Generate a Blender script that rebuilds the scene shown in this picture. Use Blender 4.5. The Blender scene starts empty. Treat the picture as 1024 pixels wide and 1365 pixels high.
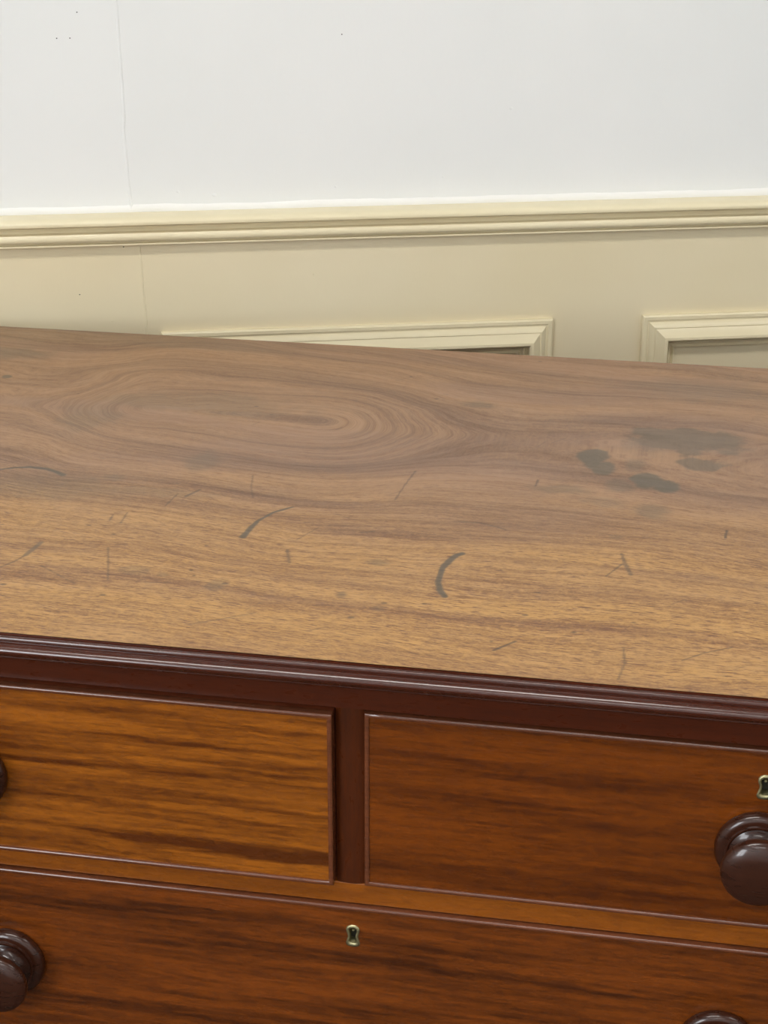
import bpy, bmesh, math
import numpy as np
from mathutils import Matrix, Vector

# ------------------------------------------------------------------ camera, world, lights, exposure
SC = bpy.context.scene
COL = SC.collection
H = 1.0                       # height of the chest top above the floor
WA = 0.30896                  # angle between chest and wall
WY = 0.85692                  # wall distance behind the front edge, at x = 0

cam_data = bpy.data.cameras.new('camera')
cam_data.sensor_fit = 'HORIZONTAL'
cam_data.sensor_width = 36.0
cam_data.lens = 36.0 * 2238.435 / 1024.0
cam_data.clip_start = 0.05
cam = bpy.data.objects.new('camera', cam_data)
COL.objects.link(cam)
_r = Vector((0.984152, 0.177317, 0.001956))
_u = Vector((-0.070131, 0.379064, 0.922709))
_f = Vector((-0.162871, 0.908223, -0.385492))
m = Matrix.Identity(4)
for i in range(3):
    m[i][0], m[i][1], m[i][2] = _r[i], _u[i], -_f[i]
m[0][3], m[1][3], m[2][3] = 0.0, -0.85, H + 0.45687
cam.matrix_world = m
SC.camera = cam

world = bpy.data.worlds.new('world')
SC.world = world
world.use_nodes = True
world.node_tree.nodes['Background'].inputs[0].default_value = (0.8, 0.9, 1.0, 1)
world.node_tree.nodes['Background'].inputs[1].default_value = 2.5
SC.view_settings.view_transform = 'Standard'
SC.view_settings.look = 'None'
SC.view_settings.gamma = 1.0
SC.view_settings.use_curve_mapping = False
SC.view_settings.exposure = 0.0
SC.cycles.max_bounces = 10
SC.cycles.diffuse_bounces = 6

LAMP_POWER = 16.3
CEIL = 2.9
# lamp centres in room coordinates (t along the wall, s towards the camera)
LAMPS = [(-1.0, 1.45, 1.25), (1.2, 1.45, .85), (-1.0, 3.6, .9), (1.2, 3.6, .5)]
# daylight through the window in the left wall (room coordinates: s towards the viewer)
WIN_S0, WIN_S1, WIN_Z0, WIN_Z1 = 2.5, 3.8, 1.0, 2.35
win = bpy.data.lights.new('window_daylight', 'AREA')
win.shape = 'RECTANGLE'; win.size = WIN_S1 - WIN_S0; win.size_y = WIN_Z1 - WIN_Z0
win.energy = 75.0; win.color = (.94, .97, 1.0)
wo = bpy.data.objects.new('window_daylight', win); COL.objects.link(wo)
_R = Matrix.Rotation(WA, 4, 'Z')
wo.matrix_world = Matrix.Translation((0, WY, 0)) @ _R @ Matrix.Translation((-2.68, -(WIN_S0 + WIN_S1) / 2, (WIN_Z0 + WIN_Z1) / 2)) @ Matrix.Rotation(math.radians(-90), 4, 'Y')

# ------------------------------------------------------------------ numpy noise
def _lat(seed, n=256):
    return np.random.RandomState(seed).rand(n, n)

def vnoise(x, y, seed=0):
    L = _lat(seed)
    xi = np.floor(x).astype(int); yi = np.floor(y).astype(int)
    fx = x - xi; fy = y - yi
    fx = fx * fx * fx * (fx * (fx * 6 - 15) + 10); fy = fy * fy * fy * (fy * (fy * 6 - 15) + 10)
    a = L[xi % 256, yi % 256]; b = L[(xi + 1) % 256, yi % 256]
    c = L[xi % 256, (yi + 1) % 256]; d = L[(xi + 1) % 256, (yi + 1) % 256]
    return (a * (1 - fx) + b * fx) * (1 - fy) + (c * (1 - fx) + d * fx) * fy

def fnoise(x, y, seed=0, octv=3):
    s = 0; a = 1; t = 0
    for k in range(octv):
        s = s + a * vnoise(x * 2 ** k + 13.7 * k, y * 2 ** k + 7.1 * k, seed + k); t += a; a *= .5
    return s / t

def sstep(e0, e1, x):
    t = np.clip((x - e0) / (e1 - e0), 0, 1)
    return t * t * (3 - 2 * t)

def seg_dist(X, Y, pts):
    d = np.full(X.shape, 1e9)
    s_at = np.zeros(X.shape); n = len(pts) - 1
    for i in range(n):
        (ax, ay), (bx, by) = pts[i], pts[i + 1]
        vx, vy = bx - ax, by - ay
        t = np.clip(((X - ax) * vx + (Y - ay) * vy) / (vx * vx + vy * vy), 0, 1)
        dd = np.hypot(X - ax - t * vx, Y - ay - t * vy)
        s_at = np.where(dd < d, (i + t) / n, s_at); d = np.minimum(d, dd)
    return d, s_at

# ------------------------------------------------------------------ material helpers
class NT:
    def __init__(self, name):
        self.m = bpy.data.materials.new(name); self.m.use_nodes = True
        self.t = self.m.node_tree; self.n = self.t.nodes; self.l = self.t.links
        self.b = self.n['Principled BSDF']
    def new(self, typ, **kw):
        x = self.n.new(typ)
        for k, v in kw.items(): setattr(x, k, v)
        return x
    def put(self, sock, v):
        if hasattr(v, 'links'): self.l.new(v, sock)
        else: sock.default_value = v
    def math(self, op, a, b=0.0, clamp=False):
        x = self.new('ShaderNodeMath', operation=op, use_clamp=clamp)
        self.put(x.inputs[0], a); self.put(x.inputs[1], b); return x.outputs[0]
    def mix(self, f, a, b):
        x = self.new('ShaderNodeMix', data_type='RGBA')
        self.put(x.inputs[0], f)
        for s, v in ((x.inputs[6], a), (x.inputs[7], b)):
            self.put(s, v if hasattr(v, 'links') else (*v[:3], 1.0))
        return x.outputs[2]
    def rng(self, v, a, b, c=0.0, d=1.0):
        x = self.new('ShaderNodeMapRange'); x.clamp = True
        self.put(x.inputs[0], v)
        for i, q in enumerate((a, b, c, d)): x.inputs[1 + i].default_value = q
        return x.outputs[0]
    def attr(self, name):
        return self.new('ShaderNodeAttribute', attribute_name=name).outputs['Fac']
    def coord(self):
        x = self.new('ShaderNodeTexCoord'); s = self.new('ShaderNodeSeparateXYZ')
        self.l.new(x.outputs['Object'], s.inputs[0]); return x.outputs['Object'], s.outputs
    def comb(self, a, b, c):
        x = self.new('ShaderNodeCombineXYZ')
        for i, v in enumerate((a, b, c)): self.put(x.inputs[i], v)
        return x.outputs[0]
    def noise(self, vec, scale=1.0, detail=2.0, rough=.5, dist=0.0):
        x = self.new('ShaderNodeTexNoise'); self.l.new(vec, x.inputs['Vector'])
        x.inputs['Scale'].default_value = scale; x.inputs['Detail'].default_value = detail
        x.inputs['Roughness'].default_value = rough; x.inputs['Distortion'].default_value = dist
        return x.outputs[0]
    def bump(self, h, dist, strength=1.0):
        x = self.new('ShaderNodeBump'); self.l.new(h, x.inputs['Height'])
        x.inputs['Distance'].default_value = dist; x.inputs['Strength'].default_value = strength
        self.l.new(x.outputs[0], self.b.inputs['Normal'])
    def fin(self, col, rough, coat=0.0, coat_rough=.1, metal=0.0, spec=.5):
        self.put(self.b.inputs['Base Color'], col if hasattr(col, 'links') else (*col[:3], 1.0))
        self.put(self.b.inputs['Roughness'], rough)
        self.b.inputs['Metallic'].default_value = metal
        self.b.inputs['Specular IOR Level'].default_value = spec
        self.b.inputs['Coat Weight'].default_value = coat
        self.b.inputs['Coat Roughness'].default_value = coat_rough
        return self.m

def lin(r, g, b):
    f = lambda c: (c / 255 / 12.92) if c / 255 <= .04045 else ((c / 255 + .055) / 1.055) ** 2.4
    return (f(r), f(g), f(b))

def mat_top():
    """faded mahogany of the chest top: grain follows the attribute 'gh' (figure contours)"""
    k = NT('faded_mahogany')
    vec, s = k.coord()
    gh = k.attr('gh'); fig = k.attr('fig'); st = k.attr('stain_reflection'); sc = k.attr('scratch'); yel = k.attr('yellow')
    x = s[0]
    # pores: short dark dashes along the grain
    v1 = k.comb(k.math('MULTIPLY', x, 105), k.math('MULTIPLY', gh, 880), 0.0)
    p1 = k.rng(k.noise(v1, 1, 3.0, .6, .5), .49, .66)
    v2 = k.comb(k.math('MULTIPLY', x, 14), k.math('MULTIPLY', gh, 230), 3.0)
    p2 = k.noise(v2, 1, 3.0, .6, .4)
    # wavy cross figure
    v3 = k.comb(k.math('MULTIPLY', x, 260), k.math('MULTIPLY', gh, 420), 9.0)
    p3 = k.noise(v3, 1, 2.0, .6, 1.2)
    v4 = k.comb(k.math('MULTIPLY', x, 5), k.math('MULTIPLY', gh, 38), 5.0)
    p4 = k.noise(v4, 1, 2.0, .5, .5)
    light = k.mix(yel, lin(156, 119, 90), lin(186, 140, 78))
    dark = k.mix(yel, lin(103, 75, 57), lin(126, 84, 48))
    f = k.math('ADD', k.math('MULTIPLY', fig, .75), k.rng(p4, .35, .65, -.12, .22))
    f = k.math('ADD', f, k.math('MULTIPLY', k.rng(p2, .3, .7, -.26, .34), k.rng(yel, 0, 1, .55, 1.1)))
    f = k.math('ADD', f, k.math('MULTIPLY', k.rng(p3, .35, .65, -.20, .26), k.rng(yel, 0, 1, .35, 1.0)), clamp=True)
    c = k.mix(f, light, dark)
    pore = k.math('MULTIPLY', p1, k.rng(yel, 0, 1, .28, .88))  # pores fade towards the back: reflected haze painted into the colour
    c = k.mix(pore, c, lin(98, 56, 36))
    c = k.mix(k.math('MULTIPLY', st, .80), c, lin(82, 76, 62))
    c = k.mix(sc, c, lin(62, 48, 40))
    r = k.rng(p2, .3, .7, .33, .46)
    k.bump(k.math('ADD', k.math('MULTIPLY', p1, -.6), k.math('MULTIPLY', sc, -2.0)), .0001, .35)
    return k.fin(c, r, spec=.5)

def mat_front(name, light, dark, streak, seed, rough=.26, spec=.34, vert=False, figs=.8, coat=.0, pores=.35):
    k = NT(name)
    vec, s = k.coord()
    a, b = (s[2], s[0]) if vert else (s[0], s[2])
    b = k.math('ADD', b, seed * 1.37)
    b3 = k.math('ADD', b, k.math('MULTIPLY', s[1], .8))
    fig = k.attr('fig')
    v1 = k.comb(k.math('MULTIPLY', a, 70), k.math('MULTIPLY', b3, 800), 0.0)
    p1 = k.rng(k.noise(v1, 1, 2.0, .55, .3), .5, .68)
    v2 = k.comb(k.math('MULTIPLY', a, 9), k.math('MULTIPLY', b3, 190), 3.0)
    p2 = k.noise(v2, 1, 3.0, .6, .5)
    v4 = k.comb(k.math('MULTIPLY', a, 3.2), k.math('MULTIPLY', b3, 48), 5.0)
    p4 = k.noise(v4, 1, 2.0, .5, .8)
    v5 = k.comb(k.math('MULTIPLY', a, 60), k.math('MULTIPLY', b3, 260), 2.0)
    p5 = k.noise(v5, 1, 2.0, .6, .8)
    f = k.math('ADD', k.math('MULTIPLY', fig, figs), k.rng(p4, .35, .65, -.10, .25))
    f = k.math('ADD', f, k.rng(p2, .3, .7, -.22, .30))
    f = k.math('ADD', f, k.rng(p5, .35, .65, -.15, .17), clamp=True)
    c = k.mix(f, light, dark)
    c = k.mix(k.math('MULTIPLY', p1, pores), c, streak)
    k.bump(p2, .00008, .25)
    return k.fin(c, k.rng(p5, .3, .7, rough - .04, rough + .06), coat=coat, coat_rough=.16, spec=spec)

def mat_turned():
    k = NT('turned_mahogany')
    vec, s = k.coord()
    v = k.comb(k.math('MULTIPLY', s[0], 60), k.math('MULTIPLY', s[2], 330), k.math('MULTIPLY', s[1], 60))
    n = k.noise(v, 1, 3, .6, .4)
    c = k.mix(k.rng(n, .3, .7), lin(46, 21, 11), lin(58, 28, 15))
    k.bump(n, .0001, .08)
    return k.fin(c, k.rng(n, .3, .7, .26, .32), coat=.45, coat_rough=.09, spec=.3)

def mat_wall(name, col, col2, rough, scale=5.0, bump=.0006, spec=.5):
    k = NT(name)
    vec, s = k.coord()
    n1 = k.noise(vec, scale, 3, .5)
    n2 = k.noise(vec, 90, 3, .6)
    v3 = k.comb(k.math('MULTIPLY', s[0], 260), k.math('MULTIPLY', s[1], 260), k.math('MULTIPLY', s[2], 60))
    n3 = k.noise(v3, 1, 2, .6)
    c = k.mix(k.rng(n1, .35, .65), col, col2)
    k.bump(k.math('ADD', k.math('MULTIPLY', n1, 3.0), k.math('ADD', k.math('MULTIPLY', n2, .3), k.math('MULTIPLY', n3, .12))), bump, .5)
    return k.fin(c, rough, spec=spec)

def mat_plain(name, col, rough, metal=0.0, var=.12, coat=0.0):
    k = NT(name)
    vec, s = k.coord()
    n = k.noise(vec, 180, 3, .6)
    d = tuple(v * (1 - var) for v in col)
    k.bump(n, .0001, .2)
    return k.fin(k.mix(k.rng(n, .3, .7), d, col), rough, metal=metal, coat=coat)

def mat_floor():
    k = NT('floor_carpet')
    vec, s = k.coord()
    v = k.comb(k.math('MULTIPLY', s[0], 2), k.math('MULTIPLY', s[1], 40), 0.0)
    n = k.noise(v, 1, 4, .6, .5)
    return k.fin(k.mix(k.rng(n, .3, .7), lin(58, 48, 40), lin(76, 64, 54)), .8)

def mat_emit(name, col, strength):
    k = NT(name)
    k.b.inputs['Base Color'].default_value = (.8, .8, .8, 1)
    k.b.inputs['Emission Color'].default_value = (*col, 1)
    k.b.inputs['Emission Strength'].default_value = strength
    return k.m

M = {}
M['top'] = mat_top()
M['left'] = mat_front('mahogany_left_drawer', lin(152, 86, 22), lin(84, 40, 9), lin(56, 26, 8), 1)
M['right'] = mat_front('mahogany_right_drawer', lin(118, 58, 11), lin(72, 32, 7), lin(52, 22, 7), 2, figs=.62)
M['long'] = mat_front('mahogany_long_drawer', lin(120, 60, 17), lin(66, 31, 10), lin(48, 22, 8), 3, figs=.66)
M['rail'] = mat_front('mahogany_rail', lin(142, 78, 21), lin(102, 51, 12), lin(54, 26, 8), 4, figs=.2, pores=.2)
M['frieze'] = mat_front('dark_mahogany_frieze', lin(76, 32, 14), lin(58, 23, 10), lin(42, 17, 8), 5, rough=.3, figs=0, spec=.22, pores=.25)
M['stile'] = mat_front('dark_mahogany_stile', lin(76, 34, 12), lin(52, 22, 8), lin(38, 16, 7), 6, vert=True, rough=.3, figs=0, spec=.25, pores=.25)
M['bead'] = mat_front('dark_polished_bead', lin(108, 60, 36), lin(80, 44, 28), lin(54, 30, 20), 7, rough=.22, figs=0, coat=.5)
M['mould'] = mat_front('dark_polished_molding', lin(68, 27, 12), lin(52, 20, 9), lin(40, 16, 8), 8, rough=.24, figs=0, coat=.7, pores=.1, spec=.3)
M['knob'] = mat_turned()
M['edge'] = mat_front('lit_drawer_edge', lin(124, 60, 34), lin(92, 42, 24), lin(50, 24, 14), 9, figs=0, rough=.4)  # rim colour lightened to stand for light on its upper face
M['brass'] = mat_plain('aged_brass', lin(186, 178, 138), .45, metal=1.0, var=.3)
M['black'] = mat_plain('dark_lock_recess', (.006, .005, .004), .6)
M['inside'] = mat_plain('raw_drawer_wood', lin(120, 78, 44), .7)
M['white'] = mat_wall('white_wall_paint', (.77, .785, .778), (.795, .805, .798), .45)
M['cream'] = mat_wall('cream_dado_paint', lin(220, 207, 173), lin(224, 212, 181), .38, scale=4)
M['trim'] = mat_wall('cream_gloss_trim_paint', lin(224, 212, 178), lin(228, 217, 184), .3, scale=7, bump=.0003)
M['floor'] = mat_floor()
M['ceil'] = mat_wall('ceiling_paint', (.8, .8, .79), (.82, .82, .8), .7)
M['lampbody'] = mat_plain('white_lamp_metal', (.75, .75, .75), .4)

# ------------------------------------------------------------------ mesh helpers
def mk(name, verts, faces, mat, parent=None, smooth=False, loc=(0, 0, 0), kind=None, label=None):
    me = bpy.data.meshes.new(name)
    me.from_pydata([tuple(v) for v in verts], [], faces)
    me.materials.append(mat)
    if smooth:
        me.polygons.foreach_set('use_smooth', [True] * len(me.polygons))
    me.update()
    o = bpy.data.objects.new(name, me); COL.objects.link(o); o.location = loc
    if parent: o.parent = parent
    if kind: o['kind'] = kind
    if label: o['label'] = label
    return o

def recalc(o):
    bm = bmesh.new(); bm.from_mesh(o.data)
    bmesh.ops.recalc_face_normals(bm, faces=bm.faces)
    bm.to_mesh(o.data); bm.free(); return o

def sharp(o, ang=35):
    """smooth shading with sharp creases"""
    bm = bmesh.new(); bm.from_mesh(o.data)
    bmesh.ops.recalc_face_normals(bm, faces=bm.faces)
    for f in bm.faces: f.smooth = True
    for e in bm.edges:
        if len(e.link_faces) == 2 and e.calc_face_angle(0) > math.radians(ang): e.smooth = False
    bm.to_mesh(o.data); bm.free(); return o

def box(name, a, b, mat, parent=None, bevel=0.0, **kw):
    (x0, y0, z0), (x1, y1, z1) = a, b
    v = [(x0, y0, z0), (x1, y0, z0), (x1, y1, z0), (x0, y1, z0), (x0, y0, z1), (x1, y0, z1), (x1, y1, z1), (x0, y1, z1)]
    f = [(0, 3, 2, 1), (4, 5, 6, 7), (0, 1, 5, 4), (1, 2, 6, 5), (2, 3, 7, 6), (3, 0, 4, 7)]
    o = mk(name, v, f, mat, parent, **kw)
    if bevel:
        bm = bmesh.new(); bm.from_mesh(o.data)
        bmesh.ops.bevel(bm, geom=list(bm.edges), offset=bevel, segments=2, affect='EDGES', profile=.5)
        bm.to_mesh(o.data); bm.free()
    return o

def extrude_x(name, prof, x0, x1, mat, parent=None, miter0=0.0, miter1=0.0, **kw):
    """closed profile [(y,z)] swept along x; miterN slants an end by y"""
    n = len(prof); v = []
    nx = 60
    for i in range(nx + 1):
        t = i / nx
        for (y, z) in prof:
            v.append((x0 + miter0 * y + (x1 + miter1 * y - x0 - miter0 * y) * t, y, z))
    f = [(i * n + j, i * n + (j + 1) % n, (i + 1) * n + (j + 1) % n, (i + 1) * n + j) for i in range(nx) for j in range(n)]
    f += [tuple(range(n)), tuple(range(nx * n, nx * n + n))]
    return sharp(mk(name, v, f, mat, parent, **kw), 40)

def frame_sweep(name, rect, prof, mat, parent=None, y0=0.0, wob=0.0, seed=0, **kw):
    """moulding with mitred corners round a rectangle: prof = [(inset, proud)]"""
    x0, x1, z0, z1 = rect
    n = len(prof); v = []; per = []
    cs = [(x0, z0, 1, 1), (x1, z0, -1, 1), (x1, z1, -1, -1), (x0, z1, 1, -1)]
    stn = 40
    for ci in range(4):
        a = cs[ci]; b = cs[(ci + 1) % 4]
        for s in range(stn):
            t = s / stn; per.append((a, b, t))
    rs = np.random.RandomState(seed)
    ph = rs.rand(6) * 6.28
    for q, (a, b, t) in enumerate(per):
        for (ins, pr) in prof:
            ax, az = a[0] + a[2] * ins, a[1] + a[3] * ins
            bx, bz = b[0] + b[2] * ins, b[1] + b[3] * ins
            w = wob * (math.sin(q * .31 + ph[0]) + math.sin(q * .13 + ph[1])) if 0 < t else 0
            v.append((ax + (bx - ax) * t, y0 - pr - w * (pr > 0), az + (bz - az) * t))
    m_ = len(per)
    f = [(i * n + j, ((i + 1) % m_) * n + j, ((i + 1) % m_) * n + j + 1, i * n + j + 1) for i in range(m_) for j in range(n - 1)]
    return sharp(mk(name, v, f, mat, parent, **kw), 30)

def lathe(name, prof, mat, parent, loc, seg=64, cap=True):
    """profile [(r, out)] turned about the -Y axis"""
    v = []; f = []
    n = len(prof)
    for i in range(seg):
        a = 2 * math.pi * i / seg
        for (r, u) in prof: v.append((r * math.cos(a), -u, r * math.sin(a)))
    for i in range(seg):
        for j in range(n - 1):
            f.append((i * n + j, i * n + j + 1, ((i + 1) % seg) * n + j + 1, ((i + 1) % seg) * n + j))
    o = mk(name, v, f, mat, parent, loc=loc)
    bm = bmesh.new(); bm.from_mesh(o.data)
    bmesh.ops.remove_doubles(bm, verts=bm.verts, dist=1e-6)
    bm.to_mesh(o.data); bm.free()
    return sharp(o, 50)

def smooth_prof(p, it=2):
    for _ in range(it):
        q = [p[0]]
        for a, b in zip(p[:-1], p[1:]):
            q += [(.75 * a[0] + .25 * b[0], .75 * a[1] + .25 * b[1]), (.25 * a[0] + .75 * b[0], .25 * a[1] + .75 * b[1])]
        q.append(p[-1]); p = q
    return p

def add_attr(me, name, arr):
    a = me.attributes.new(name, 'FLOAT', 'POINT'); a.data.foreach_set('value', np.asarray(arr, dtype=np.float32).ravel())

def grid_mesh(name, P, keep=None):
    """P: (nu, nv, 3) points -> mesh; keep: (nu-1, nv-1) bool"""
    nu, nv, _ = P.shape
    idx = np.arange(nu * nv).reshape(nu, nv)
    q = np.stack([idx[:-1, :-1], idx[1:, :-1], idx[1:, 1:], idx[:-1, 1:]], -1).reshape(-1, 4)
    if keep is not None: q = q[keep.ravel()]
    me = bpy.data.meshes.new(name)
    me.vertices.add(nu * nv); me.vertices.foreach_set('co', P.astype(np.float32).ravel())
    me.loops.add(len(q) * 4); me.loops.foreach_set('vertex_index', q.astype(np.int32).ravel())
    me.polygons.add(len(q)); me.polygons.foreach_set('loop_start', np.arange(0, len(q) * 4, 4, dtype=np.int32))
    me.update(calc_edges=True); me.validate()
    return me

# ------------------------------------------------------------------ the room
def wall_space(o):
    o.location = (0, WY, 0); o.rotation_euler = (0, 0, WA); return o

RT0, RT1, RS = -2.6, 3.0, 4.6       # room extent along the wall and towards the viewer
# room pieces are modelled in wall coordinates: x along the wall, y into the wall, z up
DADO_TOP = H + 0.0953
w = wall_space(box('wall_back', (RT0, 0, 0), (RT1, .12, CEIL), M['white'], kind='structure', label='white painted plaster wall above the cream dado'))
wall_back = w
wl = wall_space(box('wall_left', (RT0 - .12, -RS, 0), (RT0, .12, WIN_Z0), M['white'], kind='structure'))
for a_, b_ in (((RT0 - .12, -RS, WIN_Z1), (RT0, .12, CEIL)), ((RT0 - .12, -WIN_S0, WIN_Z0), (RT0, .12, WIN_Z1)), ((RT0 - .12, -RS, WIN_Z0), (RT0, -WIN_S1, WIN_Z1))):
    box('wall_section', a_, b_, M['white'], wl)
wf = wall_space(box('window_1', (RT0 - .11, -WIN_S1, WIN_Z0), (RT0 + .03, -WIN_S0, WIN_Z0 + .04), M['lampbody'], kind='structure'))
for a_, b_ in (((RT0 - .06, -WIN_S1, WIN_Z1 - .04), (RT0 - .01, -WIN_S0, WIN_Z1)), ((RT0 - .06, -WIN_S1, WIN_Z0 + .04), (RT0 - .01, -WIN_S1 + .04, WIN_Z1 - .04)),
               ((RT0 - .06, -WIN_S0 - .04, WIN_Z0 + .04), (RT0 - .01, -WIN_S0, WIN_Z1 - .04)), ((RT0 - .06, -3.17, WIN_Z0 + .04), (RT0 - .01, -3.13, WIN_Z1 - .04)), ((RT0 - .055, -WIN_S1 + .04, 1.66), (RT0 - .015, -WIN_S0 - .04, 1.70))):
    box('window_frame', a_, b_, M['lampbody'], wf)
wall_space(box('wall_right', (RT1, -RS, 0), (RT1 + .12, .12, CEIL), M['white'], kind='structure'))
wall_space(box('wall_front', (RT0 - .12, -RS - .12, 0), (RT1 + .12, -RS, CEIL), M['white'], kind='structure'))
wall_space(box('floor', (RT0 - .12, -RS - .12, -.1), (RT1 + .12, .12, 0), M['floor'], kind='structure'))
wall_space(box('ceiling', (RT0 - .12, -RS - .12, CEIL), (RT1 + .12, .12, CEIL + .1), M['ceil'], kind='structure'))

# dado boarding: a thin cream skin on the lower wall (front face 6 mm proud)
DP = .006
box('dado_boarding', (RT0, -DP, 0), (RT1, 0.0, H + .09), M['cream'], wall_back, label='cream painted dado boarding')
rail_prof = [(0, H + .0985), (-.014, H + .0976), (-.0200, H + .0966), (-.0228, H + .0948), (-.0236, H + .0925), (-.0230, H + .0905), (-.0208, H + .0892),
             (-.0140, H + .0890), (-.0108, H + .0876), (-.0102, H + .0852), (-.0122, H + .0826), (-.0182, H + .0816), (-.0192, H + .0800), (-.0196, H + .0778),
             (-.0190, H + .0756), (-.0172, H + .0738), (-.0150, H + .0730), (-.0125, H + .0728), (-.0125, H + .0718), (-.0160, H + .0714), (-.0160, H + .0700), (-.0154, H + .0695), (0, H + .0695)]
wall_space(extrude_x('trim_1', rail_prof, RT0, RT1, M['trim'], kind='structure', label='cream moulded chair rail capping the dado'))
wall_space(box('baseboard_back', (RT0, -.024, 0), (RT1, -DP, .16), M['trim'], kind='structure', bevel=.004))

# ragged brighter line where the wall paint was cut in above the rail
def cut_in():
    rs = np.random.RandomState(17); n = 420; v = []
    hh = .0082 + .0012 * np.convolve(rs.rand(n + 9) - .5, np.ones(9) / 3, 'valid')[:n + 1]
    for i in range(n + 1):
        t = -1.2 + 1.8 * i / n
        v += [(t, .0, H + .094), (t, -.0008 - .0002 * rs.rand(), H + .094), (t, -.0007 - .0003 * rs.rand(), H + .0965 + hh[i] * .8), (t, .0, H + .0970 + hh[i])]
    f = [(i * 4 + j, i * 4 + j + 1, i * 4 + j + 5, i * 4 + j + 4) for i in range(n) for j in range(3)]
    recalc(mk('cut_in_paint', v, f, mat_wall('bright_white_paint', (.835, .83, .81), (.85, .845, .825), .35, bump=.0004), wall_back, smooth=True))
cut_in()
# raised mouldings and fields of the dado panels
pm = [(0, 0), (0, .0050), (.0015, .0062), (.0048, .0062), (.0056, .0050), (.0072, .0052), (.0100, .0085), (.0125, .0095), (.0134, .0088),
      (.0150, .0100), (.0180, .0125), (.0215, .0158), (.0240, .0162), (.0254, .0150), (.0260, .0062), (.0276, .0040), (.0290, .0062), (.0304, .0060),
      (.0310, .0016), (.0328, .0012), (.0346, .0038), (.0360, .0028), (.0364, -.002), (.0364, -.0035)]
PW_, PG = .3960, .0940
pz1 = H - .0202; pz0 = .24
t0 = -.5280
for i in (-1, 0, 1, 2):
    a = t0 + i * (PW_ + PG); b = a + PW_
    frame_sweep('panel_molding', (a, b, pz0, pz1), pm, M['trim'], wall_back, y0=-DP, seed=i + 3)
    box('panel', (a + .0362, -DP - .0004, pz0 + .0362), (b - .0362, -DP + .002, pz1 - .0362), M['cream'], wall_back)

# hairline cracks / raised joints in the paint
def ridge(name, pts, wd, ht, mat, y0, seed):
    rs = np.random.RandomState(seed)
    n = 60; v = []; f = []
    for i in range(n + 1):
        t = i / n
        k = t * (len(pts) - 1); j = min(int(k), len(pts) - 2); u = k - j
        x = pts[j][0] * (1 - u) + pts[j + 1][0] * u + (rs.rand() - .5) * .0007
        z = pts[j][1] * (1 - u) + pts[j + 1][1] * u
        h_ = ht * (.5 + .8 * rs.rand())
        for (dx, dy) in ((-wd, .0002), (-wd * .25, -h_), (wd * .3, -h_ * .8), (wd, .0002)): v.append((x + dx, y0 + dy, z))
    for i in range(n):
        for j in range(3): f.append((i * 4 + j, i * 4 + j + 1, (i + 1) * 4 + j + 1, (i + 1) * 4 + j))
    o = mk(name, v, f, mat, wall_back, smooth=True)
    return recalc(o)
ridge('plaster_joint', [(-.5545, H + .42), (-.5536, H + .295), (-.5524, H + .19), (-.5535, H + .18), (-.5520, H + .130), (-.5500, H + .10)], .0018, .0008, M['white'], 0.0, 4)
ridge('board_joint', [(-.5443, H + .066), (-.5428, H + .02), (-.5418, H - .01), (-.5440, H - .05)], .0011, .0010, M['cream'], -DP, 5)
# small drips and pin marks in the paint
def nib(name, t, z, r, mat, y0):
    v = [(t, y0 - r * .5, z)] + [(t + r * math.cos(a) * 1.2, y0 + .0001, z + r * math.sin(a)) for a in np.linspace(0, 2 * math.pi, 9)[:-1]]
    return mk(name, v, [(0, i + 1, (i + 1) % 8 + 1) for i in range(8)], mat, wall_back, smooth=True)

rsn = np.random.RandomState(23)
for (t_, z_, r_) in ((-.470, H + .105 + .008, .0022), (-.505, H + .1170, .0016), (-.352, H + .1180, .0013), (-.180, H + .1900, .0018), (-.246, H + .1250, .0011)):
    nib('plaster_nib', t_, z_, r_, M['white'], 0.0)
for (t_, z_, r_) in ((-.540, H + .030, .0011), (-.575, H - .008, .0014), (-.375, H + .033, .0014), (-.545, H - .018, .0010)):
    nib('paint_nib', t_, z_, r_, M['cream'], -DP)
for (t_, z_) in ((-.605, H + .020), (-.560, H + .0660), (-.610, H + .262), (-.598, H + .262), (-.590, H + .285), (-.345, H + .262)):
    nib('pin_hole', t_, z_, .0007, M['black'], -DP if z_ < H + .09 else 0.0)
# ------------------------------------------------------------------ ceiling lamps
for i, (t, s, pw) in enumerate(LAMPS):
    R_ = Matrix.Rotation(WA, 3, 'Z')
    p = R_ @ Vector((t, -s, 0)) + Vector((0, WY, CEIL))
    e = bpy.data.objects.new('ceiling_lamp', None); COL.objects.link(e)
    e.location = p; e.rotation_euler = (0, 0, WA)
    e['label'] = ['white ceiling lamp nearest the wall on the left', 'white ceiling lamp nearest the wall on the right',
                  'white ceiling lamp further into the room on the left', 'white ceiling lamp further into the room on the right'][i]
    e['category'] = 'lamp'; e['group'] = 'ceiling lamps'
    box('housing', (-.62, -.17, -.06), (.62, .17, 0), M['lampbody'], e)
    box('diffuser', (-.59, -.14, -.075), (.59, .14, -.058), mat_emit('lamp_diffuser', (1.0, .97, .925), LAMP_POWER * pw), e, bevel=.004)

# ------------------------------------------------------------------ the chest of drawers
XC = -.1750
CX0, CX1 = -.680, .330
TX0, TX1 = -.688, .338
chest = bpy.data.objects.new('chest_of_drawers', None); COL.objects.link(chest)
chest.location = (0, 0, 0)
chest['label'] = 'mahogany chest of drawers with faded stained top, standing askew before the cream dado'
chest['category'] = 'chest of drawers'
DEPTH = .6140

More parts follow.
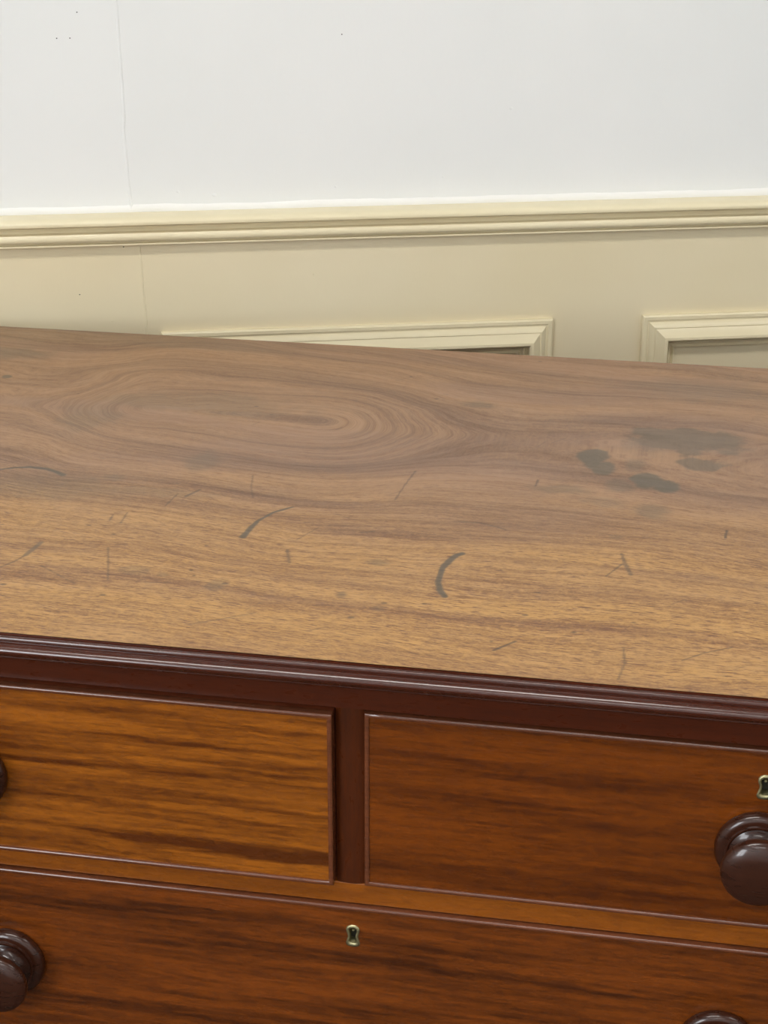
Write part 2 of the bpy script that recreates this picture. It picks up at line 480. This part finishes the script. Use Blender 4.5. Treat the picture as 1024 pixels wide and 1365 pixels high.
# top: dense sheet carrying the figure, stains and scratches as attributes
ARCS = [  # (points, half width, strength, taper)
    ([(-.493, .2545), (-.482, .2610), (-.4712, .2645), (-.4573, .2630), (-.4480, .2585), (-.4408, .2535)], .0022, .75, 1),
    ([(-.2796, .1652), (-.2785, .1800), (-.2768, .1937), (-.2694, .2116), (-.2586, .2234)], .0016, .75, 2),
    ([(-.1291, .165), (-.1320, .1620), (-.1347, .1560), (-.1386, .1401), (-.1382, .1178), (-.1350, .1050), (-.1309, .0976)], .0019, .85, 0),
    ([(-.1386, .2192), (-.1239, .2192), (-.1140, .2155), (-.1051, .2106)], .0007, .6, 0),
    ([(-.092, .0298), (-.0806, .0437)], .0009, .7, 0),
    ([(-.4141, .1099), (-.4114, .1318)], .0016, .5, 0),
    ([(-.4233, .0887), (-.4173, .0995), (-.4141, .1099)], .0007, .5, 0),
    ([(-.0244, .1844), (-.0217, .1701), (-.017, .1518)], .0012, .55, 0), ([(-.0327, .1466), (-.0222, .17)], .0006, .5, 0),
    ([(-.3642, .1316), (-.3560, .1080), (-.3475, .0826)], .0006, .5, 0), ([(-.3391, .2286), (-.3326, .2431)], .0010, .55, 0),
    ([(-.348, .2083), (-.3462, .2317)], .0006, .45, 0), ([(-.3783, .1762), (-.3793, .1871)], .0007, .5, 0),
    ([(-.3694, .1738), (-.3707, .1928)], .0007, .5, 0), ([(-.1892, .2506), (-.187, .280), (-.1839, .3089)], .0006, .5, 0),
    ([(-.3015, .2777), (-.2967, .2542), (-.2905, .2347)], .0005, .4, 0), ([(-.2451, .1498), (-.2389, .13)], .0009, .5, 0),
    ([(-.0179, .0067), (-.0150, .028), (-.0169, .0485)], .0006, .45, 0), ([(.0179, .0375), (.0308, .0495), (.0465, .0592)], .0006, .5, 0),
    ([(.0438, .2237), (.0449, .237)], .0009, .7, 0), ([(-.3977, .0958), (-.3664, .0734)], .0006, .35, 0),
    ([(-.2789, .0295), (-.2427, .053)], .0006, .35, 0), ([(-.2428, .1668), (-.2325, .1911)], .0006, .35, 0),
    ([(-.0925, .295), (-.092, .3073)], .0009, .6, 0), ([(-.2022, .1874), (-.1931, .1917)], .0006, .5, 0),
]
BLOBS = [  # x, y, rx, ry, strength (grey-green bloom marks)
    (.015, .4118, .0519, .0282, .75), (-.011, .4036, .0235, .0261, .45), (-.055, .3585, .0115, .0213, .95), (-.0456, .3441, .0102, .0144, .9),
    (-.0095, .3226, .0122, .0154, .95), (.0017, .3125, .011, .0136, .95), (-.0234, .3514, .0091, .0129, .5), (.0269, .3607, .0159, .013, .75),
    (-.0724, .2913, .0186, .0074, .45), (-.0075, .26, .0106, .0126, .5), (-.0324, .3062, .0094, .0105, .5), (-.044, .2716, .0161, .0086, .3),
    (-.0302, .2113, .0041, .0039, .35), (-.3462, .3028, .0109, .0188, .40), (-.4015, .2546, .0083, .0073, .4), (-.5909, .5363, .0307, .0154, .6),
    (-.465, .382, .0245, .036, .35), (-.4448, .2268, .0493, .0228, .35), (-.3672, .2337, .0436, .0085, .3), (-.4345, .4261, .0377, .0188, .35),
    (-.3641, .4294, .0562, .0264, .35), (-.195, .088, .0028, .0043, .5), (-.1821, .1405, .0059, .0047, .45), (-.2762, .0877, .0057, .0077, .4),
    (-.1685, .072, .0042, .0042, .35), (-.3351, .1002, .0088, .0056, .3), (-.3148, .0968, .0039, .0033, .35), (.0353, .5437, .0578, .0292, .3),
    (-.1553, .4682, .0125, .0076, .5), (-.5721, .4682, .0050, .0050, .9),
]
DOTS = [(-.4048, .0482), (-.3434, .0606), (-.2991, .1068), (-.2949, .0993), (-.0785, .0801), (-.0472, .0619), (-.2243, .533),
        (-.1832, .0576), (-.39, .166), (-.3676, .1542), (-.3004, .1472), (-.1668, .081), (-.1418, .0846), (-.0947, .0411), (-.1933, .4769), (-.0738, .1137),
        (-.2445, .1474), (-.272, .0908), (-.3374, .4305), (-.3202, .4127), (-.4943, .4349), (-.1173, .5971), (-.0121, .0818), (-.4492, .1564), (-.4112, .064)]

def make_top():
    xs = np.concatenate([np.arange(TX0, .10, .00095), np.linspace(.10, TX1, 90)])
    u = np.linspace(0, 1, 640)
    ys = DEPTH * (.72 * u + .28 * u * u)
    X, Y = np.meshgrid(xs, ys, indexing='ij')
    # grain height field: ovals round a knot line, straight grain near the front
    W1 = (fnoise(X * 4 + 3, Y * 9, 11, 3) - .5)
    W2 = (fnoise(X * 11, Y * 30 + 5, 21, 3) - .5)
    g = lambda cx, cy, sx, sy: np.exp(-((X - cx) / sx) ** 2 - ((Y - cy) / sy) ** 2)
    # flat-sawn figure: U-shaped contours closing at the right, straight grain elsewhere
    dx = X + .292; dy = Y - (.405 - .10 * dx) + .040 * W1
    S_ = .085
    sr = S_ * (1 - np.exp(-(np.maximum(dx, 0) / .075) ** 2)); sl = S_ * (1 - np.exp(-(np.maximum(-dx - .12, 0) / .060) ** 2))
    F = np.sqrt(dy * dy + sr ** 2 + sl ** 2 + 9e-5)
    W3 = fnoise(X * 26 + 9, Y * 26, 27, 2) - .5
    gh = F + .020 * W1 + .0065 * W2 + .016 * W3 * g(-.44, .40, .10, .07)
    gh = gh + .006 * np.sin(X * 17 + Y * 9)
    ph = gh * 62
    bands = .62 * vnoise(ph * 1.15 + 40, X * 1.6, 31) + .38 * vnoise(ph * 2.7 + 4, X * 3.5, 33)
    fine = vnoise(ph * 5.2, X * 5.0, 41)
    fig = sstep(.28, .80, bands * .80 + fine * .20)
    swirl = g(-.27, .41, .13, .08)
    fig = fig * (.56 + .34 * swirl) + .07 * swirl
    # broad dark bands running the length of the middle
    wob = .012 * (fnoise(X * 6, X * 0, 51, 2) - .5) * 2
    for (a, b, s_, k) in ((.233, -.06, .015, .42), (.196, -.09, .010, .35), (.300, .02, .02, .15), (.115, -.05, .008, .22), (.075, -.04, .005, .16)):
        yy = a + b * (X + .2) * .9 + wob
        fig += k * np.exp(-((Y - yy) / s_) ** 2) * (.6 + .8 * vnoise(X * 9 + a * 50, Y * 20, 61))
    fig = np.clip(fig, 0, 1.2)
    yellow = 1 - sstep(.10, .34, Y + .05 * W1 * 2)
    yellow = np.clip(yellow * .85 + .15 * sstep(.4, .6, fnoise(X * 7, Y * 22, 71, 2)) , 0, 1)
    # stains with ragged outlines
    N1 = fnoise(X * 60, Y * 60, 81, 3) - .5
    st = np.zeros_like(X)
    for (bx, by, rx, ry, s_) in BLOBS:
        d = np.sqrt(((X - bx) / rx) ** 2 + ((Y - by) / ry) ** 2)
        soft = .20 if s_ > .6 else .5
        st = np.maximum(st, s_ * (1 - sstep(1 - soft, 1 + soft, d + N1 * 1.1)))
    # reflection of the dado painted in as a dull band, along the back edge
    st = np.maximum(st, .30 * sstep(DEPTH - .045, DEPTH - .03, Y + N1 * .01) * (1 - sstep(-.42, -.28, X)))
    sc = np.zeros_like(X)
    for (pts, hw, s_, tp) in ARCS:
        d, s_at = seg_dist(X, Y, pts)
        wv = hw * (1 + N1 * .9)
        if tp == 1: wv = wv * (.45 + .75 * s_at)
        if tp == 2: wv = wv * (1.25 - .7 * s_at)
        val = s_ * (1 - sstep(wv * .55, wv * 1.3 + .0003, d))
        if hw >= .0014: st = np.maximum(st, val * 1.35); sc = np.maximum(sc, val * .35)
        else: sc = np.maximum(sc, val * 1.05)
    for i, (bx, by) in enumerate(DOTS):
        r = .0009 + .0008 * ((i * 37) % 10) / 10
        d = np.sqrt(((X - bx) / (1.5 * r)) ** 2 + ((Y - by) / r) ** 2)
        sc = np.maximum(sc, .6 * (1 - sstep(.6, 1.2, d)))
    rs = np.random.RandomState(9)
    for i in range(46):     # faint short hairlines of use
        bx, by = rs.uniform(-.6, .1), rs.uniform(.01, .55); a = rs.uniform(-.9, 1.6); L_ = rs.uniform(.004, .018)
        m_ = (np.abs(X - bx) < .03) & (np.abs(Y - by) < .03)
        dd, _ = seg_dist(X[m_], Y[m_], [(bx, by), (bx + L_ * math.cos(a), by + L_ * math.sin(a))])
        sc[m_] = np.maximum(sc[m_], .28 * (1 - sstep(.0002, .0009, dd)))
    Z = np.full_like(X, H) + .0004 * (fnoise(X * 5, Y * 5, 91, 2) - .5)
    me = grid_mesh('top', np.stack([X, Y, Z], -1))
    add_attr(me, 'gh', gh); add_attr(me, 'fig', fig); add_attr(me, 'stain_reflection', np.clip(st, 0, 1)); add_attr(me, 'scratch', np.clip(sc, 0, 1)); add_attr(me, 'yellow', yellow)
    me.polygons.foreach_set('use_smooth', [True] * len(me.polygons))
    me.materials.append(M['top'])
    o = bpy.data.objects.new('top', me); COL.objects.link(o); o.parent = chest
    o['label'] = 'faded brown top with grey stains and scratches'
    return o
make_top()
box('top_core', (TX0, .0, H - .014), (TX1, DEPTH, H - .0006), M['frieze'], chest)

# moulded edge under the top: fillet, ovolo, small bead
mp = [(.010, H - .0007), (.0003, H - .0007), (.0001, H - .0013), (-.0022, H - .0014), (-.0030, H - .0016), (-.0034, H - .0021), (-.0034, H - .0042),
      (-.0030, H - .0046), (-.0030, H - .0050), (-.0054, H - .0054), (-.0072, H - .0064), (-.0082, H - .0078), (-.0086, H - .0094), (-.0081, H - .0110), (-.0066, H - .0123), (-.0040, H - .0132),
      (.0004, H - .0136), (.0008, H - .0142), (-.0002, H - .0147), (-.0012, H - .0155), (-.0013, H - .0163), (-.0006, H - .0170), (.0012, H - .0173), (.0016, H - .0180), (.0036, H - .0186), (.010, H - .0188), (.020, H - .0190)]
extrude_x('top_molding', mp, TX0 - .006, TX1 + .006, M['mould'], chest, miter0=1.0, miter1=-1.0)
for sx, xx in ((-1, TX0 - .006), (1, TX1 + .006)):
    v = []; n = len(mp)
    for (yy, zz) in mp:
        v.append((xx - sx * (yy + .006) * 1.0 + sx * .000, yy, zz))
    for (yy, zz) in mp:
        v.append((xx - sx * (yy + .006), DEPTH, zz))
    f = [(j, (j + 1) % n, n + (j + 1) % n, n + j) for j in range(n)] + [tuple(range(n)), tuple(range(n, 2 * n))]
    sharp(mk('side_molding', v, f, M['mould'], chest), 40)

FY = .012                      # face of frieze and rails
def fig_box(name, a, b, mat, **kw):
    return box(name, a, b, mat, chest, **kw)
fig_box('frieze', (CX0, FY, H - .0376), (CX1, FY + .02, H - .0180), M['frieze'])
fig_box('side_panel', (CX0, FY + .001, .09), (CX0 + .018, DEPTH - .008, H - .014), M['frieze'])
fig_box('side_panel', (CX1 - .018, FY + .001, .09), (CX1, DEPTH - .008, H - .014), M['frieze'])
fig_box('back_board', (CX0 + .018, DEPTH - .02, .09), (CX1 - .018, DEPTH - .008, H - .014), M['inside'])
DL0, DL1, DR0, DR1 = -.6565, -.1848, -.1660, .3065
# centre stile and end stiles (slightly rounded front)
def stile(x0, x1, z0, z1):
    n = 9; v = []; f = []
    for z in (z0, z1):
        for i in range(n):
            t = i / (n - 1); v.append((x0 + (x1 - x0) * t, FY + .0016 - .0016 * math.sin(math.pi * t) ** .6, z))
        v += [(x1, FY + .02, z), (x0, FY + .02, z)]
    k = n + 2
    f = [(j, (j + 1) % k, k + (j + 1) % k, k + j) for j in range(k)] + [tuple(range(k)), tuple(range(k, 2 * k))]
    return sharp(mk('stile', v, f, M['stile'], chest), 50)
ZR = [(-.1622, -.1772), (-.3350, -.3500), (-.5300, -.5450), (-.7450, -.7600)]   # rails, relative to H
stile(DL1 + .0006, DR0 - .0006, H + ZR[0][0], H - .0376)
stile(CX0 + .001, DL0 - .0006, H + ZR[-1][1], H - .0376)
stile(DR1 + .0006, CX1 - .001, H + ZR[-1][1], H - .0376)
for i, (a, b) in enumerate(ZR):
    fig_box('rail', (DL0 - .0004, FY + .0005, H + b), (DR1 + .0004, FY + .03, H + a), M['rail'], bevel=.0006)
fig_box('plinth', (CX0 - .006, FY - .008, .09), (CX1 + .006, DEPTH - .008, H - .7600), M['frieze'], bevel=.003)
for fx in (CX0 + .05, CX1 - .05):
    for fy in (.06, DEPTH - .07):
        o = lathe('foot', [(0, .09), (.040, .09), (.043, .082), (.036, .074), (.047, .060), (.050, .042), (.044, .022), (.030, .006), (.026, 0), (0, 0)], M['knob'], chest, (fx, fy, 0), seg=32)
        o.rotation_euler = (math.radians(-90), 0, 0)

# keyhole outline
def _closed(half, n=24):
    p = half + [(-x, z) for (x, z) in half[-2:0:-1]]
    p = np.array(p)
    for _ in range(2):      # corner cutting keeps the waisted shape but rounds it
        q = np.roll(p, -1, 0); p = np.stack([.75 * p + .25 * q, .25 * p + .75 * q], 1).reshape(-1, 2)
    an = np.arctan2(p[:, 0], p[:, 1]) % (2 * math.pi)
    o = np.argsort(an); r = np.hypot(p[:, 0], p[:, 1])[o]; an = an[o]
    A_ = np.linspace(0, 2 * math.pi, 2 * n, endpoint=False)
    rr = np.interp(A_, an, r, period=2 * math.pi)
    return np.stack([np.sin(A_) * rr, np.cos(A_) * rr], 1)
KEY_IN = _closed([(0, .0054), (.0016, .0050), (.0026, .0036), (.0024, .0018), (.0016, .0004), (.0017, -.0018), (.0025, -.0042), (.0022, -.0056), (0, -.0060)])
KEY_OUT = _closed([(0, .0080), (.0026, .0075), (.0044, .0056), (.0047, .0032), (.0038, .0008), (.0034, -.0012), (.0040, -.0036), (.0048, -.0058), (.0047, -.0076), (.0034, -.0088), (0, -.0092)])
def key_outline(t): return [tuple(q) for q in (KEY_IN * (1 - t) + KEY_OUT * t)]

def escutcheon(x, z, yf, drawer):
    rings = [(0, .010), (0, -.0003), (.12, -.0008), (.45, -.0010), (.85, -.0007), (1.0, .0004)]
    n = len(KEY_IN); v = []; f = []
    for (t, yy) in rings:
        for (a, b) in key_outline(t): v.append((a, yy, b))
    for k in range(len(rings) - 1):
        for j in range(n): f.append((k * n + j, k * n + (j + 1) % n, (k + 1) * n + (j + 1) % n, (k + 1) * n + j))
    sharp(mk('escutcheon', v, f, M['brass'], drawer, loc=(x, yf, z), label='small brass keyhole surround'), 60)
    mk('keyhole', [(a, .0060, b) for (a, b) in key_outline(.15)], [tuple(range(n))], M['black'], drawer, loc=(x, yf, z))
    lathe('lock_pin', [(0, .0050), (.0008, .0050), (.0010, .0046), (.0010, 0)], M['brass'], drawer, (x, yf + .0060, z + .0028), seg=16)

KP = smooth_prof([(.0236, -.0005), (.0246, .0012), (.0252, .0035), (.0244, .0062), (.0222, .0078), (.0192, .0082)], 2) + \
     [(.0190, .0094), (.0180, .0098), (.0172, .0094)] + \
     smooth_prof([(.0170, .0090), (.0140, .0104), (.0112, .0130), (.0102, .0160), (.0110, .0186), (.0135, .0202)], 2) + \
     smooth_prof([(.0150, .0208), (.0194, .0222), (.0215, .0244), (.0219, .0270), (.0210, .0297), (.0170, .0320), (.0120, .0333), (.0060, .0339), (0, .0340)], 2)
knob_proto = []
def knob(x, z, yf, drawer):
    if not knob_proto:
        o = lathe('knob', KP, M['knob'], drawer, (x, yf, z), seg=96)
        knob_proto.append(o); return o
    o = knob_proto[0].copy(); COL.objects.link(o); o.parent = drawer; o.location = (x, yf, z); return o

BW = .0032                      # cock bead width
bead_prof = [(0, -.004), (0, .0), (.0002, .0009), (.0008, .0014), (.0016, .0016), (.0024, .0014), (.0030, .0009), (.0032, .0), (.0032, -.004)]
def drawer(x0, x1, z0, z1, bf, mat, seed, keys, knobs, tilt=0.0, streaks=(), hi=True, label=None):
    """front at plane y = bf (bead front); z relative to H"""
    yf = bf + .0015
    d = bpy.data.objects.new('drawer', None); COL.objects.link(d); d.parent = chest
    if label: d['label'] = label
    z0 += H; z1 += H
    ix0, ix1, iz0, iz1 = x0 + BW - .0004, x1 - BW + .0004, z0 + BW - .0004, z1 - BW + .0004
    st = .0012 if hi else .004
    xs = np.linspace(ix0, ix1, int((ix1 - ix0) / (st * 1.6)) + 1); zs = np.linspace(iz0, iz1, int((iz1 - iz0) / st) + 1)
    if keys:   # finer rows and columns round each keyhole
        for (kx, kz) in keys:
            xs = np.union1d(xs[(xs < kx - .007) | (xs > kx + .007)], np.linspace(kx - .007, kx + .007, 36))
            zs = np.union1d(zs[(zs < kz + H - .011) | (zs > kz + H + .011)], np.linspace(kz + H - .011, kz + H + .011, 55))
    X, Z = np.meshgrid(xs, zs, indexing='ij')
    zz = Z + tilt * (X - (x0 + x1) / 2) + .010 * (fnoise(X * 5 + seed, Z * 12, 100 + seed, 3) - .5) + .0028 * (fnoise(X * 22, Z * 60, 110 + seed, 2) - .5)
    b1 = fnoise(zz * 130 + seed * 17, X * 4.5, 120 + seed, 3)
    b2 = fnoise(zz * 380 + seed * 7, X * 14, 130 + seed, 3)
    fig = sstep(.30, .74, .58 * b1 + .42 * b2) * 1.0
    for (sx, sz, rx, rz, k) in streaks:
        fig = fig + k * np.exp(-((X - sx) / rx) ** 2 - ((zz - H - sz) / rz) ** 2)
    fig = np.clip(fig, 0, 1.2)
    keep = np.ones((X.shape[0] - 1, X.shape[1] - 1), bool)
    ol = None
    for (kx, kz) in keys:
        o_ = np.array(key_outline(.5)); rr = np.hypot(o_[:, 0], o_[:, 1]); aa = np.arctan2(o_[:, 0], o_[:, 1]) % (2 * math.pi)
        cx = (X[:-1, :-1] + X[1:, 1:]) / 2 - kx; cz = (Z[:-1, :-1] + Z[1:, 1:]) / 2 - H - kz
        keep &= np.hypot(cx, cz) > np.interp(np.arctan2(cx, cz) % (2 * math.pi), aa, rr, period=2 * math.pi)
    Yg = np.full_like(X, yf) - .0002 * fnoise(X * 9, Z * 9, 140 + seed, 2)
    me = grid_mesh('front', np.stack([X, Yg, Z], -1), keep)
    add_attr(me, 'fig', fig)
    me.polygons.foreach_set('use_smooth', [True] * len(me.polygons)); me.materials.append(mat)
    me.flip_normals() if me.polygons[0].normal.y > 0 else None
    o = bpy.data.objects.new('front', me); COL.objects.link(o); o.parent = d
    frame_sweep('cockbead', (x0, x1, z0, z1), bead_prof, M['bead'], d, y0=yf, wob=.00008, seed=seed)
    # rim of the front board behind the bead and the drawer box
    v = [(x0 + .0002, yf + .0038, z0 + .0002), (x1 - .0002, yf + .0038, z0 + .0002), (x1 - .0002, yf + .0038, z1 - .0002), (x0 + .0002, yf + .0038, z1 - .0002)]
    v += [(a, .022 + bf, c) for (a, _, c) in v]
    mk('front_edge', v, [(0, 1, 5, 4), (1, 2, 6, 5), (2, 3, 7, 6), (3, 0, 4, 7), (4, 5, 6, 7)], M['edge'], d)
    bx = .012
    vb = [(x0 + .004, .022 + bf, z0 + .003), (x1 - .004, .022 + bf, z0 + .003), (x1 - .004, .50, z0 + .003), (x0 + .004, .50, z0 + .003)]
    vb += [(a, b, z1 - .008) for (a, b, _) in vb]
    mk('drawer_box', vb, [(0, 1, 2, 3), (0, 1, 5, 4), (1, 2, 6, 5), (2, 3, 7, 6), (3, 0, 4, 7)], M['inside'], d)
    for (kx, kz) in keys: escutcheon(kx, kz + H, yf, d)
    for (kx, kz) in knobs: knob(kx, kz + H, yf, d)
    return d

# streaks: x, z (below the top), half lengths, strength
drawer(DL0, DL1, -.1608, -.0392, .0048, M['left'], 1, [(-.4200, -.0640)], [(-.4185, -.1045)], tilt=.02,
       streaks=[(-.30, -.068, .12, .0022, .5), (-.24, -.088, .10, .0018, .45), (-.33, -.1040, .10, .0022, .4), (-.26, -.122, .08, .003, .5), (-.30, -.138, .12, .0025, .4), (-.36, -.062, .05, .003, -.5),
                (-.25, -.076, .09, .0025, -.5), (-.30, -.096, .09, .0025, -.4), (-.28, -.130, .10, .0025, -.35)], label='left short drawer standing slightly proud')
drawer(DR0, DR1, -.1612, -.0385, .0090, M['right'], 2, [(.0700, -.0632)], [(.0690, -.1045)], tilt=.01,
       streaks=[(-.06, -.0700, .12, .0026, .55), (-.06, -.0960, .14, .0022, .4), (-.10, -.106, .08, .0016, .35), (-.02, -.122, .05, .004, .3), (.03, -.145, .10, .003, .3), (-.12, -.060, .06, .003, -.5)], label='right short drawer with keyhole above its knob')
drawer(DL0, DR1, -.3345, -.1780, .0090, M['long'], 3, [(-.1737, -.1999)], [(-.4065, -.2500), (.0570, -.2492)], tilt=.03,
       streaks=[(-.10, -.2180, .10, .0028, .7), (-.27, -.198, .06, .0025, .6), (-.33, -.203, .10, .0028, .5), (-.28, -.222, .10, .0035, .4), (-.2, -.236, .15, .0028, .4), (-.1, -.228, .2, .0025, .35), (-.36, -.190, .1, .0025, -.5)], label='long drawer below the two short ones')
drawer(DL0, DR1, -.5295, -.3505, .0090, M['long'], 4, [(XC, -.3750)], [(-.4065, -.4400), (.0570, -.4400)], hi=False)
drawer(DL0, DR1, -.7445, -.5455, .0090, M['long'], 5, [(XC, -.5720)], [(-.4065, -.6450), (.0570, -.6450)], hi=False)
